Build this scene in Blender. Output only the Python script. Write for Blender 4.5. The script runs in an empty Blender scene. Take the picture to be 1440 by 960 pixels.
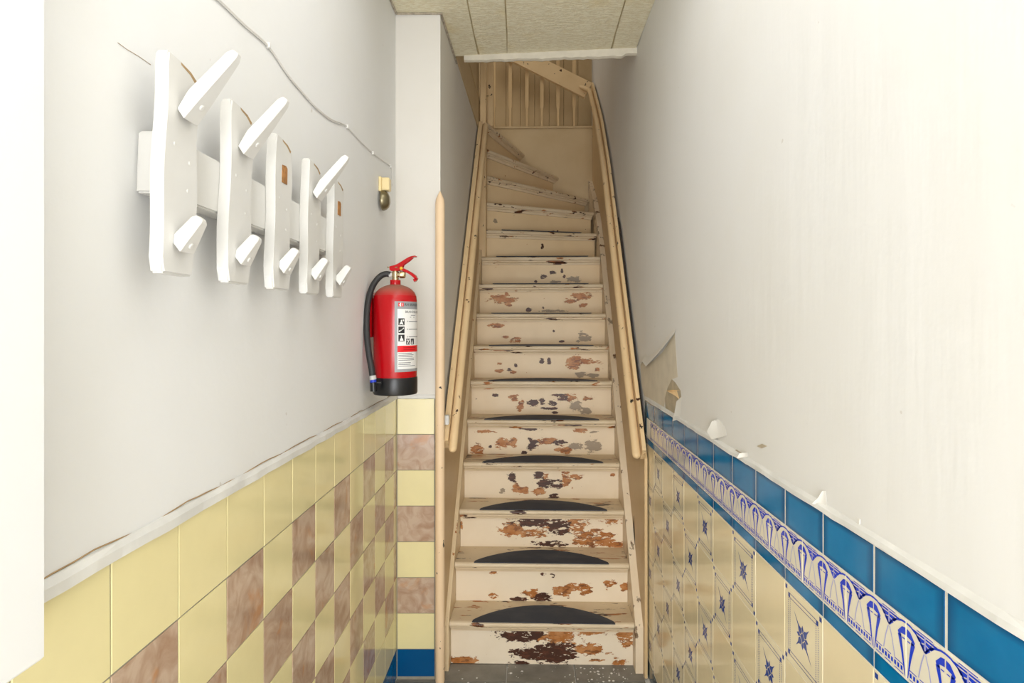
import bpy, bmesh, math, random
from mathutils import Vector, Matrix, noise as mnoise
random.seed(7)
S = bpy.context.scene
C = S.collection
R = math.radians

# ---------------------------------------------------------------- camera, world, lights, exposure
F, VPX, VPY, CAMZ = 830.0, 740.0, 456.0, 1.508          # focal length and vanishing point in the photo's pixels
cd = bpy.data.cameras.new('camera'); cam = bpy.data.objects.new('camera', cd); C.objects.link(cam)
cam.location = (0, 0, CAMZ); cam.rotation_euler = (R(90), 0, 0)
cd.sensor_width = 36; cd.lens = F / 1440 * 36; cd.clip_start = 0.02
cd.shift_x = -(VPX - 720) / 1440; cd.shift_y = -(480 - VPY) / 1440
S.camera = cam

w = bpy.data.worlds.new('daylight'); S.world = w; w.use_nodes = True
w.node_tree.nodes['Background'].inputs[0].default_value = (0.86, 0.93, 1.0, 1)
w.node_tree.nodes['Background'].inputs[1].default_value = 1.0

def area(name, loc, rot, sx, sy, power, col):
    l = bpy.data.lights.new(name, 'AREA'); l.shape = 'RECTANGLE'; l.size = sx; l.size_y = sy
    l.energy = power; l.color = col
    o = bpy.data.objects.new(name, l); C.objects.link(o); o.location = loc; o.rotation_euler = rot
    return o
# daylight through the open street door behind the camera
area('door_daylight', (0.0, -2.0, 1.05), (R(108), 0, 0), 1.0, 2.0, 64, (0.965, 0.975, 1.0))
area('hall_fill_light', (0.0, 0.55, 2.80), (0, 0, 0), 0.6, 2.4, 10, (0.965, 0.975, 1.0))  # unseen overhead fill, added to even out the corridor walls
area('landing_fill_light', (-0.9, 3.9, 4.75), (R(0), R(-20), 0), 0.8, 1.0, 10, (1.0, 0.97, 0.90))  # unseen fill added above the turn to lift the dim stairwell

S.view_settings.view_transform = 'Standard'; S.view_settings.look = 'None'
S.view_settings.exposure = 0.26; S.view_settings.gamma = 1.0; S.view_settings.use_curve_mapping = False

# ---------------------------------------------------------------- mesh helpers
def box(bm, x0, x1, y0, y1, z0, z1, bev=0.0, mi=0):
    v = [bm.verts.new((x, y, z)) for x in (x0, x1) for y in (y0, y1) for z in (z0, z1)]
    fs = [bm.faces.new([v[i] for i in q]) for q in ((0,1,3,2),(4,6,7,5),(0,4,5,1),(2,3,7,6),(0,2,6,4),(1,5,7,3))]
    for f in fs: f.material_index = mi
    if bev:
        es = list({e for f in fs for e in f.edges})
        bmesh.ops.bevel(bm, geom=es, offset=bev, segments=1, affect='EDGES')
    return v

def prism(bm, pts, fn, d0, d1, mi=0, bev=0.0):
    """outline pts (2D) extruded from d0 to d1; fn(a, b, d) -> xyz"""
    lo = [bm.verts.new(fn(a, b, d0)) for a, b in pts]
    hi = [bm.verts.new(fn(a, b, d1)) for a, b in pts]
    n = len(pts); fs = [bm.faces.new(lo), bm.faces.new(hi[::-1])]
    for i in range(n): fs.append(bm.faces.new((lo[i], lo[(i+1) % n], hi[(i+1) % n], hi[i])))
    for f in fs: f.material_index = mi
    if bev:
        bmesh.ops.bevel(bm, geom=list({e for f in fs for e in f.edges}), offset=bev, segments=2, affect='EDGES')
    return fs

def sweep(bm, path, prof, up=(0, 0, 1), caps=True, mi=0, scale=None):
    path = [Vector(p) for p in path]; up = Vector(up); rings = []
    for i, p in enumerate(path):
        t = (path[min(i+1, len(path)-1)] - path[max(i-1, 0)]).normalized()
        s = t.cross(up)
        if s.length < 1e-4: s = t.cross(Vector((0, 1, 0)))
        s.normalize(); n = s.cross(t)
        k = scale[i] if scale else 1
        rings.append([bm.verts.new(p + s*a*k + n*b*k) for a, b in prof])
    m = len(prof)
    for r0, r1 in zip(rings, rings[1:]):
        for j in range(m):
            f = bm.faces.new((r0[j], r0[(j+1) % m], r1[(j+1) % m], r1[j])); f.material_index = mi
    if caps:
        for r in (rings[0][::-1], rings[-1]):
            f = bm.faces.new(r); f.material_index = mi

def circ(r, n=10, rx=None):
    return [(r*math.cos(2*math.pi*i/n), (rx or r)*math.sin(2*math.pi*i/n)) for i in range(n)]

def tube(bm, path, r, n=10, mi=0, round_ends=False):
    path = [Vector(p) for p in path]; sc = None
    if round_ends:
        d0 = (path[1]-path[0]).normalized(); d1 = (path[-1]-path[-2]).normalized()
        a = [path[0] - d0*r*k for k in (1.0, .87, .5)]; b = [path[-1] + d1*r*k for k in (.5, .87, 1.0)]
        sc = [.05, .5, .87] + [1]*len(path) + [.87, .5, .05]; path = a + path + b
    sweep(bm, path, circ(r, n), mi=mi, scale=sc)

def lathe(bm, prof, n=32, mi=0, centre=(0, 0, 0), axis=None):
    """prof: (radius, height); axis: matrix turning +Z into the wanted direction"""
    rings = []; c = Vector(centre)
    for r, z in prof:
        ring = []
        for i in range(n):
            a = 2*math.pi*i/n; p = Vector((r*math.cos(a), r*math.sin(a), z))
            ring.append(bm.verts.new(c + (axis @ p if axis else p)))
        rings.append(ring)
    for r0, r1 in zip(rings, rings[1:]):
        for j in range(n):
            f = bm.faces.new((r0[j], r0[(j+1) % n], r1[(j+1) % n], r1[j])); f.material_index = mi
    for r in (rings[0][::-1], rings[-1]): bm.faces.new(r).material_index = mi

def spline(pts, k=6):
    pts = [Vector(p) for p in pts]; out = []
    for i in range(len(pts)-1):
        p0, p1, p2, p3 = pts[max(i-1, 0)], pts[i], pts[i+1], pts[min(i+2, len(pts)-1)]
        for j in range(k):
            t = j/k
            out.append(.5*((2*p1) + (p2-p0)*t + (2*p0-5*p1+4*p2-p3)*t*t + (3*p1-p0-3*p2+p3)*t**3))
    return out + [pts[-1]]

def mesh(bm, name, mats, smooth=False, angle=40, recalc=True):
    if recalc: bmesh.ops.recalc_face_normals(bm, faces=bm.faces[:])
    me = bpy.data.meshes.new(name)
    if smooth:
        for f in bm.faces: f.smooth = True
        for e in bm.edges:
            if len(e.link_faces) == 2 and e.calc_face_angle(0) > R(angle): e.smooth = False
    bm.to_mesh(me); bm.free()
    for m in (mats if isinstance(mats, (list, tuple)) else [mats]): me.materials.append(m)
    return me

def put(name, me, parent=None, loc=(0, 0, 0), rot=(0, 0, 0), label=None, cat=None, group=None, kind=None):
    o = bpy.data.objects.new(name, me); C.objects.link(o); o.location = loc; o.rotation_euler = rot
    if parent: o.parent = parent
    for k, v in (('label', label), ('category', cat), ('group', group), ('kind', kind)):
        if v: o[k] = v
    return o

def part(name, bm, mats, parent=None, smooth=False, **kw):
    return put(name, mesh(bm, name, mats, smooth), parent, **kw)

# ---------------------------------------------------------------- materials
def lin(c): return tuple(((x/255)/12.92 if x/255 <= .04045 else ((x/255+.055)/1.055)**2.4) for x in c)

class Mat:
    def __init__(self, name, col, rough=.6, spec=.5, metal=0.0):
        self.m = bpy.data.materials.new(name); self.m.use_nodes = True
        self.t = self.m.node_tree; self.b = self.t.nodes['Principled BSDF']
        self.b.inputs['Base Color'].default_value = (*col, 1); self.b.inputs['Roughness'].default_value = rough
        self.b.inputs['Specular IOR Level'].default_value = spec; self.b.inputs['Metallic'].default_value = metal
        self.col = col; self._co = None
    def n(self, typ, **kw):
        x = self.t.nodes.new(typ)
        for k, v in kw.items(): setattr(x, k, v)
        return x
    def l(self, a, b): self.t.links.new(a, b)
    def coord(self, scale=(1, 1, 1), rand=True):
        tc = self.n('ShaderNodeTexCoord'); mp = self.n('ShaderNodeMapping'); mp.inputs['Scale'].default_value = scale
        if rand:
            oi = self.n('ShaderNodeObjectInfo'); ml = self.n('ShaderNodeMath', operation='MULTIPLY'); ml.inputs[1].default_value = 37.0
            self.l(oi.outputs['Random'], ml.inputs[0])
            ad = self.n('ShaderNodeVectorMath', operation='ADD'); self.l(tc.outputs['Object'], ad.inputs[0]); self.l(ml.outputs[0], ad.inputs[1])
            self.l(ad.outputs[0], mp.inputs[0])
        else: self.l(tc.outputs['Object'], mp.inputs[0])
        return mp.outputs[0]
    def noise(self, sc, det=3, scale=(1, 1, 1), rand=True, rough=.55, dist=0):
        nz = self.n('ShaderNodeTexNoise'); nz.inputs['Scale'].default_value = sc; nz.inputs['Detail'].default_value = det
        nz.inputs['Roughness'].default_value = rough; nz.inputs['Distortion'].default_value = dist
        self.l(self.coord(scale, rand), nz.inputs['Vector']); return nz.outputs['Fac']
    def ramp(self, fac, p0, p1, c0=(0, 0, 0), c1=(1, 1, 1)):
        r = self.n('ShaderNodeValToRGB'); e = r.color_ramp.elements
        e[0].position = p0; e[1].position = p1; e[0].color = (*c0, 1); e[1].color = (*c1, 1)
        self.l(fac, r.inputs[0]); return r.outputs[0]
    def mix(self, fac, a, b, blend='MIX'):
        x = self.n('ShaderNodeMix', data_type='RGBA', blend_type=blend)
        for sock, v in ((x.inputs[0], fac), (x.inputs[6], a), (x.inputs[7], b)):
            if isinstance(v, (int, float)): sock.default_value = v
            elif isinstance(v, tuple): sock.default_value = (*v, 1)
            else: self.l(v, sock)
        return x.outputs[2]
    def math(self, op, a, b=None):
        x = self.n('ShaderNodeMath', operation=op)
        for s, v in zip(x.inputs, (a, b)):
            if v is None: continue
            if isinstance(v, (int, float)): s.default_value = v
            else: self.l(v, s)
        return x.outputs[0]
    def base(self, c): self.l(c, self.b.inputs['Base Color']); return self
    def bump(self, h, strength=.3, dist=.002):
        bp = self.n('ShaderNodeBump'); bp.inputs['Strength'].default_value = strength; bp.inputs['Distance'].default_value = dist
        self.l(h, bp.inputs['Height']); self.l(bp.outputs[0], self.b.inputs['Normal']); return self

def M(name, col, rough=.6, spec=.5, metal=0.0, vary=0.0, vsc=8, bump=0.0, bsc=40, bd=.002):
    m = Mat(name, col, rough, spec, metal)
    if vary:
        m.base(m.mix(m.ramp(m.noise(vsc, 4), .35, .7), col, tuple(c*(1-vary) for c in col)))
    if bump: m.bump(m.noise(bsc, 3), bump, bd)
    return m.m

# plaster walls: white emulsion, faint smudges, sparse nicks, uneven trowelled relief
def plaster(name, col, streak):
    m = Mat(name, col, .55, .3)
    sm = m.ramp(m.noise(2.2, 5), .42, .75)
    c = m.mix(m.math('MULTIPLY', sm, .22), col, (col[0]*.86, col[1]*.82, col[2]*.72))
    nick = m.ramp(m.noise(26, 2), .775, .79)
    c = m.mix(m.math('MULTIPLY', nick, .4), c, (.5, .44, .36)); m.base(c)
    h = m.math('ADD', m.noise(5, 4, streak), m.math('MULTIPLY', m.noise(60, 3), .12))
    m.bump(h, .5 if streak == (1, 1, .8) else .3, .006); return m.m
PLASTER = plaster('white_plaster', (.81, .81, .80), (1, 1, .8))
PAPER = plaster('white_wallpaper', (.81, .805, .785), (2.2, 2.2, .25))
PIERW = plaster('pier_plaster', (.77, .74, .685), (1, 1, 1))
GROUTL = M('grey_grout', lin((164, 158, 140)), .9, vary=.25, vsc=20)
GROUTR = M('white_grout', lin((236, 231, 218)), .9, vary=.2, vsc=20)
CAPM = M('white_ledge_paint', (.78, .77, .73), .6, vary=.18, vsc=9, bump=.5, bsc=25, bd=.004)
STAINM = M('ochre_crack', lin((178, 148, 106)), .9, vary=.3, vsc=30)

def glaze(name, col, vary=.08):
    m = Mat(name, col, .10, .5); oi = m.n('ShaderNodeObjectInfo')
    f = m.math('MULTIPLY', oi.outputs['Random'], vary)
    c = m.mix(f, col, tuple(x*.5 for x in col))
    c = m.mix(m.math('MULTIPLY', m.ramp(m.noise(9, 3), .45, .75), .10), c, tuple(x*.6 for x in col))
    m.base(c); m.bump(m.noise(14, 2), .10, .004); return m
YELLOW = glaze('pale_yellow_glaze', lin((235, 223, 170))).m
CREAM = glaze('cream_glaze', lin((236, 221, 183)), .10).m
STARG = glaze('pale_cream_glaze', lin((238, 226, 192)), .08).m
FRIEZEG = glaze('frieze_cream_glaze', lin((233, 226, 205)), .05).m
def brown_glaze():
    m = Mat('marbled_brown_glaze', lin((186, 158, 134)), .12, .5)
    n1 = m.noise(16, 5, dist=1.2)
    c = m.mix(m.ramp(n1, .38, .66), lin((196, 172, 150)), lin((168, 136, 112)))
    rust = m.ramp(m.noise(11, 4, dist=.8), .60, .70)
    c = m.mix(m.math('MULTIPLY', rust, .65), c, lin((190, 134, 86))); m.base(c); m.bump(m.noise(14, 2), .10, .004); return m.m
BROWN = brown_glaze()
def blue_glaze(name, col, dark):
    m = Mat(name, col, .10, .32)
    tc = m.n('ShaderNodeTexCoord'); sp = m.n('ShaderNodeSeparateXYZ'); m.l(tc.outputs['Generated'], sp.inputs[0])
    d = None                                              # thin glaze pools darker along the tile's rim
    for k in (1, 2):
        a = m.math('SUBTRACT', .5, m.math('ABSOLUTE', m.math('SUBTRACT', sp.outputs[k], .5)))
        d = a if d is None else m.math('MINIMUM', d, a)
    rim = m.ramp(d, .015, .13, (1, 1, 1), (0, 0, 0))
    oi = m.n('ShaderNodeObjectInfo')
    body = m.mix(m.math('MULTIPLY', oi.outputs['Random'], .35), col, dark)
    body = m.mix(m.math('MULTIPLY', m.ramp(m.noise(10, 3), .4, .7), .3), body, tuple(min(1, x*1.35+.02) for x in col))
    m.base(m.mix(m.math('MULTIPLY', rim, .75), body, dark)); m.bump(m.noise(12, 2), .12, .004); return m.m
BLUE = blue_glaze('blue_glaze', lin((0, 120, 174)), lin((0, 70, 114)))
BLUEL = blue_glaze('deep_blue_glaze', lin((0, 104, 164)), lin((0, 70, 120)))
BORDER = M('slate_blue_glaze', lin((60, 92, 108)), .15, vary=.3)
PRINT = M('cobalt_print', lin((24, 62, 204)), .12)
PRINTD = M('dull_cobalt_print', lin((44, 72, 150)), .12)
PRINTL = M('lavender_print', lin((168, 170, 222)), .12)

# old cream gloss paint with chips
DARKW, ORANGEW, GREYW = lin((70, 38, 22)), lin((172, 106, 46)), lin((158, 140, 116))
def paint(name, col, thr=.70, sc=18, stretch=(1, 1, 1), wear=.16, chips=(DARKW, ORANGEW), rough=.42):
    m = Mat(name, col, rough, .4)
    c = m.mix(m.math('MULTIPLY', m.ramp(m.noise(5, 5), .4, .75), wear*2), col, (col[0]*.74, col[1]*.66, col[2]*.52))
    n1 = m.noise(sc, 4, stretch, rough=.6); mk = m.ramp(n1, thr, thr+.012)
    cc = m.mix(m.ramp(m.noise(9, 2), .46, .54), chips[0], chips[1])
    m.base(m.mix(mk, c, cc)); m.bump(m.math('SUBTRACT', m.math('MULTIPLY', m.noise(30, 2), .25), mk), .5, .0015); return m.m
CREAM_DIM = lin((232, 205, 162)); CREAM_LIT = lin((241, 226, 202))
TAN = paint('tan_paint', lin((214, 184, 138)), .72, 14)
STRING = paint('string_cream_paint', lin((228, 205, 166)), .655, 18, (1, 1, .5))
RAILP = paint('rail_cream_paint', lin((234, 204, 158)), .665, 26, (1, 1, .7), chips=(lin((40, 34, 30)), DARKW))
POSTP = paint('post_peach_paint', lin((240, 211, 174)), .685, 26, (1, 1, .6), .1, (lin((40, 34, 30)), DARKW))
TREADP = paint('tread_cream_paint', lin((224, 205, 174)), .60, 16, (.45, 2.2, 2), .34, (DARKW, ORANGEW))
NOSEP = paint('nosing_cream_paint', lin((232, 212, 180)), .62, 14, (.4, 1.5, 2), .25, (DARKW, ORANGEW))
UPPERP = paint('upper_tan_paint', lin((206, 182, 142)), .76, 12)
PLANKP = paint('plank_tan_paint', lin((200, 174, 132)), .80, 12)
WHITEP = paint('white_wood_paint', (.70, .69, .66), .735, 20, (1, 1, .6), .08, (lin((196, 150, 96)), lin((206, 186, 150))))
BAREW = M('bare_wood', lin((186, 130, 72)), .7, vary=.6, vsc=60)

def riser_paint(i, blobs):
    """cream paint scuffed through to brown undercoat, dark wood or grey primer in patches of known place"""
    f = min(1, (i-1)/9.0)  # upper risers tanner: light fading up the stair, put into the base colour
    col = tuple(a*(1-f)+b*f for a, b in zip(CREAM_LIT, CREAM_DIM))
    m = Mat('riser_paint', col, .42, .4)
    tc = m.n('ShaderNodeTexCoord')
    wob = m.noise(30, 6, (.55, 1, 1.25), rough=.66); wob2 = m.noise(85, 4, (.5, 1, 1.2), rough=.6)
    fields = {}
    g = {1: 1.28, 2: 1.1, 3: 1.3, 4: 1.15}.get(i, 1.08)
    for s, t, rs, rt, k in blobs:
        if t > -1: rs, rt = rs*g, rt*g
        sub = m.n('ShaderNodeVectorMath', operation='SUBTRACT'); m.l(tc.outputs['Object'], sub.inputs[0])
        sub.inputs[1].default_value = ((s-.5)*.81, 0, t*.165)
        dv = m.n('ShaderNodeVectorMath', operation='DIVIDE'); m.l(sub.outputs[0], dv.inputs[0]); dv.inputs[1].default_value = (rs*.81, 10, rt*.165)
        ln = m.n('ShaderNodeVectorMath', operation='LENGTH'); m.l(dv.outputs[0], ln.inputs[0])
        v = m.math('SUBTRACT', 1.0, ln.outputs['Value'])
        fields[k] = v if k not in fields else m.math('MAXIMUM', fields[k], v)
    zero = m.n('ShaderNodeValue'); zero.outputs[0].default_value = -9
    D, O, G = (fields.get(k, zero.outputs[0]) for k in 'dog')
    allf = m.math('MAXIMUM', D, m.math('MAXIMUM', O, G))
    jit = m.math('ADD', m.math('MULTIPLY', m.math('SUBTRACT', wob, .5), 3.4), m.math('MULTIPLY', m.math('SUBTRACT', wob2, .5), 1.6))
    fall = m.math('MAXIMUM', m.math('MULTIPLY', allf, 1.15), -1.3)
    mk = m.ramp(m.math('ADD', fall, jit), .20, .24)
    mk = m.math('MULTIPLY', mk, m.ramp(m.noise(38, 5, (.5, 1, 1.3), rough=.65), .60, .62, (1, 1, 1), (0, 0, 0)))
    spots = m.ramp(m.noise(42, 2), .76, .775)
    mk = m.math('MAXIMUM', mk, m.math('MULTIPLY', spots, .9))
    isd = m.ramp(m.math('ADD', m.math('SUBTRACT', D, O), m.math('MULTIPLY', m.math('SUBTRACT', m.noise(24, 4, (.5, 1, 1.6)), .5), 4.0)), .0, .08)
    oc = m.mix(m.ramp(m.noise(25, 4), .4, .65), ORANGEW, lin((196, 138, 84)))
    vein = m.ramp(m.noise(48, 5, (.45, 1, 1.5), rough=.65), .52, .60)
    oc = m.mix(m.math('MULTIPLY', vein, .75), oc, lin((104, 58, 30)))
    cc = m.mix(isd, oc, m.mix(vein, DARKW, lin((92, 50, 30))))
    isg = m.ramp(m.math('SUBTRACT', G, m.math('MAXIMUM', D, O)), .0, .1)
    cc = m.mix(isg, cc, GREYW)
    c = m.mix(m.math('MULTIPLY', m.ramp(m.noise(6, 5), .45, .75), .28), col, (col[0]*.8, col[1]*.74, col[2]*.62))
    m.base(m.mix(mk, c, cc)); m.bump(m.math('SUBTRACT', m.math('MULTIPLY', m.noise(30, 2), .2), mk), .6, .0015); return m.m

RUBBER = Mat('black_rubber', lin((46, 48, 54)), .75, .35)
RUBBER.base(RUBBER.mix(RUBBER.ramp(RUBBER.noise(9, 5, (.5, 1, 1)), .45, .8), lin((64, 68, 78)), lin((92, 93, 98))))
RUBBER.bump(RUBBER.noise(220, 2), .3, .001); RUBBER = RUBBER.m
FLOORT = M('grey_floor_glaze', lin((140, 136, 128)), .5, vary=.3, vsc=12, bump=.15)
FLOORG = M('floor_grout', lin((168, 164, 156)), .9)
WHITEFLAKE = M('white_paint_flake', (.85, .84, .82), .8)

def ceil_paper():
    m = Mat('textured_ceiling_paper', lin((232, 222, 188)), .7, .2)
    big = m.ramp(m.noise(4, 4), .58, .72)
    c = m.mix(m.math('MULTIPLY', big, .5), lin((248, 240, 212)), lin((240, 218, 158)))
    n1 = m.noise(95, 4, (.38, 1.5, 1), rough=.65)
    m.base(m.mix(m.math('MULTIPLY', m.ramp(n1, .43, .53, (1, 1, 1), (0, 0, 0)), .42), c, lin((216, 198, 150)))); m.bump(m.ramp(n1, .40, .60), .8, .004); return m.m
CEILP = ceil_paper()
CEILJ = M('ochre_joint', lin((216, 198, 152)), .8, vary=.3, vsc=18)
LIPM = M('ragged_plaster_lip', lin((222, 214, 196)), .8, vary=.1, vsc=20)

RED = M('red_enamel', lin((182, 4, 16)), .22, .5)
def red_dusty():
    m = Mat('dusty_red_enamel', lin((182, 4, 16)), .25, .5)
    g = m.n('ShaderNodeNewGeometry'); sp = m.n('ShaderNodeSeparateXYZ'); m.l(g.outputs['Normal'], sp.inputs[0])
    dust = m.math('MULTIPLY', m.ramp(sp.outputs[2], .25, .9), .75)      # settled dust lies on upward faces
    m.base(m.mix(dust, lin((182, 4, 16)), lin((140, 112, 92)))); m.l(m.math('ADD', m.math('MULTIPLY', dust, .5), .24), m.b.inputs['Roughness']); return m.m
REDD = red_dusty()
BLACKP = M('black_plastic', lin((22, 22, 24)), .35)
HOSEM = M('black_hose', lin((40, 40, 41)), .55)
BRASS = M('nickel_brass', lin((206, 188, 150)), .25, metal=1.0)
GREYL = M('grey_label', lin((150, 152, 154)), .45)
WHITEL = M('white_label', lin((232, 230, 226)), .45)
BLACKL = M('black_print', lin((28, 28, 30)), .5)
REDL = M('red_print', lin((222, 14, 26)), .45)
BLUETIP = M('blue_plastic', lin((30, 60, 190)), .4)
YELP = M('yellow_plastic', lin((240, 180, 30)), .4)
GREYP = M('grey_collar', lin((190, 188, 184)), .4)
BELLBOX = M('ivory_bakelite', lin((236, 216, 164)), .35)
GONG = M('dull_bell_metal', lin((150, 140, 112)), .3, metal=.9, vary=.3, vsc=20)
CABLE = M('painted_cable', (.74, .72, .68), .6)
GAPM = M('dark_gap', lin((58, 46, 36)), .9, vary=.4, vsc=30)
UNDERP = M('bare_plaster', lin((196, 182, 156)), .9, vary=.3, vsc=18, bump=.5, bsc=40)
PAPERF = M('torn_paper', (.80, .78, .73), .7)
PAPERT = M('torn_paper_edge', lin((238, 208, 160)), .8)

# ---------------------------------------------------------------- setting
XL, XR, YP, PITCH = -.5505, .5213, 2.513, .152
YAW = R(-1.25); SO = (.0676, 2.577, 0.0)                 # the stair's own axes: u across, v forward, turned 1.25 degrees
def W(u, v, z=0.0):
    c, s = math.cos(YAW), math.sin(YAW)
    return Vector((SO[0] + u*c - v*s, SO[1] + u*s + v*c, z))

def planprism(bm, pts, z0, z1, mi=0): prism(bm, pts, lambda a, b, d: (a, b, d), z0, z1, mi)

bm = bmesh.new(); box(bm, -1.8, .75, -2.2, 5.6, -.12, -.008)
floor = part('floor', bm, M('pale_bounce_floor', lin((226, 223, 216)), .7), kind='structure')  # floor out of view made pale to bounce light onto the ceiling
bm = bmesh.new(); box(bm, -.70, -.556, -2.2, YP, -.01, 2.83)
wl = part('wall_left', bm, PLASTER, kind='structure')
lw = -.432
a, b_ = W(lw, -.064), W(lw, 1.60)
bm = bmesh.new(); planprism(bm, [(-.70, YP), (W(lw, YP-SO[1]).x, YP), (b_.x, b_.y), (-.70, b_.y)], -.01, 2.85)
wp = part('wall_stair', bm, PIERW, kind='structure')
r0, r1 = W(.452, 0), W(.452, 3.0)
bm = bmesh.new(); planprism(bm, [(XR+.005, -2.2), (XR+.005, 2.596), (r1.x, r1.y), (.80, r1.y), (.80, -2.2)], -.01, 5.0)
wr = part('wall_right', bm, PAPER, kind='structure')

# floor tiles (only the strip before the stair is in view)
ys = [2.196, 2.493, 2.625]; xs = [-.553, -.380, -.085, .210, .505]
cache = {}
for j in range(2):
    for i in range(4):
        wx, wy = xs[i+1]-xs[i]-.004, ys[j+1]-ys[j]-.004
        k = (round(wx, 3), round(wy, 3))
        if k not in cache:
            bm = bmesh.new(); box(bm, -wx/2, wx/2, -wy/2, wy/2, -.008, 0, .0008); cache[k] = mesh(bm, 'floor_tile', FLOORT)
        put('floor_tile', cache[k], floor, ((xs[i]+xs[i+1])/2, (ys[j]+ys[j+1])/2, random.uniform(-.0006, .0003)))

# ---- glazed wall tiles: frames (a along, b up, n out of the wall)
FRL = lambda a, b, n: (n, a, b)
FRR = lambda a, b, n: (-n, -a, b)
FRP = lambda a, b, n: (a, -n, b)
def tile_bm(wd, ht, fr, t=.006, c=.0009):
    bm = bmesh.new(); A, B = wd/2, ht/2
    q = lambda a, b, n: [bm.verts.new(fr(x, y, n)) for x, y in ((-a, -b), (a, -b), (a, b), (-a, b))]
    r = [q(A, B, 0), q(A, B, t-c), q(A-c, B-c, t)]
    for p0, p1 in zip(r, r[1:]):
        for i in range(4): bm.faces.new((p0[i], p0[(i+1) % 4], p1[(i+1) % 4], p1[i]))
    bm.faces.new(r[2]); return bm
tcache = {}
def tile(parent, wd, ht, fr, mat, loc, key, deco=None, name='wall_tile'):
    k = (round(wd, 4), round(ht, 4), key)
    if k not in tcache:
        bm = tile_bm(wd, ht, fr); mats = [mat]
        if deco: mats += deco(bm, fr, .0063)
        tcache[k] = mesh(bm, name, mats, recalc=False)
    j = R(.22)
    o = put(name, tcache[k], parent, loc)
    if fr is FRP: o.rotation_euler = (random.uniform(-j, j), 0, random.uniform(-j, j))
    else: o.rotation_euler = (0, random.uniform(-j, j), random.uniform(-j, j))
    return o

ZT = 1.193; JO = .0027
# left wall
bm = bmesh.new(); box(bm, -.557, XL-.0018, -.25, YP-.001, 0, ZT+.004)
part('grout_bed', bm, GROUTL, wl)
Y0 = .7827
for i in range(-6, 12):
    y0 = Y0 + PITCH*i; y1 = min(y0+PITCH, YP-.004)
    for r in range(8):
        z1 = ZT - PITCH*r; z0 = z1-PITCH if r < 7 else .006
        if r == 7: m, k = BLUEL, 'Lb'
        elif r in (0, 6): m, k = YELLOW, 'Ly'
        else: m, k = (BROWN, 'Lm') if (i + r) % 2 == 1 else (YELLOW, 'Ly')
        tile(wl, y1-y0-JO, z1-z0-JO, FRL, m, (XL-.006, (y0+y1)/2, (z0+z1)/2), k)
# pier front
px0, px1 = XL+.002, -.389
bm = bmesh.new(); box(bm, XL-.004, -.3815, YP-.0035, YP+.004, 0, ZT+.004)
part('grout_bed', bm, GROUTL, wp)
for r in range(8):
    z1 = ZT - PITCH*r; z0 = z1-PITCH if r < 7 else .012
    m, k = (BLUEL, 'Pb') if r == 7 else ((YELLOW, 'Py') if r % 2 == 0 else (BROWN, 'Pm'))
    tile(wp, px1-px0-JO, z1-z0-JO, FRP, m, ((px0+px1)/2, YP, (z0+z1)/2), k)

# ---- right wall prints
def quad(bm, fr, n, pts, mi):
    f = bm.faces.new([bm.verts.new(fr(a, b, n)) for a, b in pts]); f.material_index = mi
def stroke(bm, fr, n, pts, wd, mi):
    pts = [Vector(p) for p in pts]; L = []
    for i, p in enumerate(pts):
        t = (pts[min(i+1, len(pts)-1)] - pts[max(i-1, 0)]).normalized(); s = Vector((-t.y, t.x))
        k = wd[i] if isinstance(wd, (list, tuple)) else wd
        L.append((p - s*k/2, p + s*k/2))
    for (a0, b0), (a1, b1) in zip(L, L[1:]): quad(bm, fr, n, [a0, a1, b1, b0], mi)

def star_print(bm, fr, n):
    u = .149
    P = lambda x, y: ((x-.5)*u, (y-.5)*u)
    def rect(x0, y0, x1, y1, mi=1): quad(bm, fr, n, [P(x0, y0), P(x1, y0), P(x1, y1), P(x0, y1)], mi)
    for x in (.012, .93):
        for y in (.012, .93): rect(x, y, x+.055, y+.055)
    for x in (.095, .85):
        for y in (.095, .85): rect(x, y, x+.055, y+.055)
    for y in (.095, .148, .845, .898): rect(.10, y, .90, y+.008)
    for x in (.095, .148, .845, .898):
        for k in range(26): rect(x-.003, .16+k*.0265, x+.011, .16+k*.0265+.013)
    for sx, sy, ln in ((-1, 1, .34), (1, -1, .34), (1, 1, .25), (-1, -1, .25)):
        d = Vector((sx, sy)).normalized(); s = Vector((-d.y, d.x))
        p = lambda t, k: P(.5 + d.x*t + s.x*k, .5 + d.y*t + s.y*k)
        quad(bm, fr, n, [p(.055, -.035), p(.10, -.045), p(.155, -.014), p(ln, 0), p(.155, .014), p(.10, .045), p(.055, .035)], 1)
    quad(bm, fr, n, [P(.5, .44), P(.56, .5), P(.5, .56), P(.44, .5)], 1)
    for dx, dy in ((1, 0), (-1, 0), (0, 1), (0, -1)):
        c = Vector((.5+dx*.105, .5+dy*.105)); q = Vector((-dy, dx))*.03; d = Vector((dx, dy))*.05
        quad(bm, fr, n, [P(*(c-d)), P(*(c-q)), P(*(c+d)), P(*(c+q))][::1], 1)
    return [PRINTD]

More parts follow.
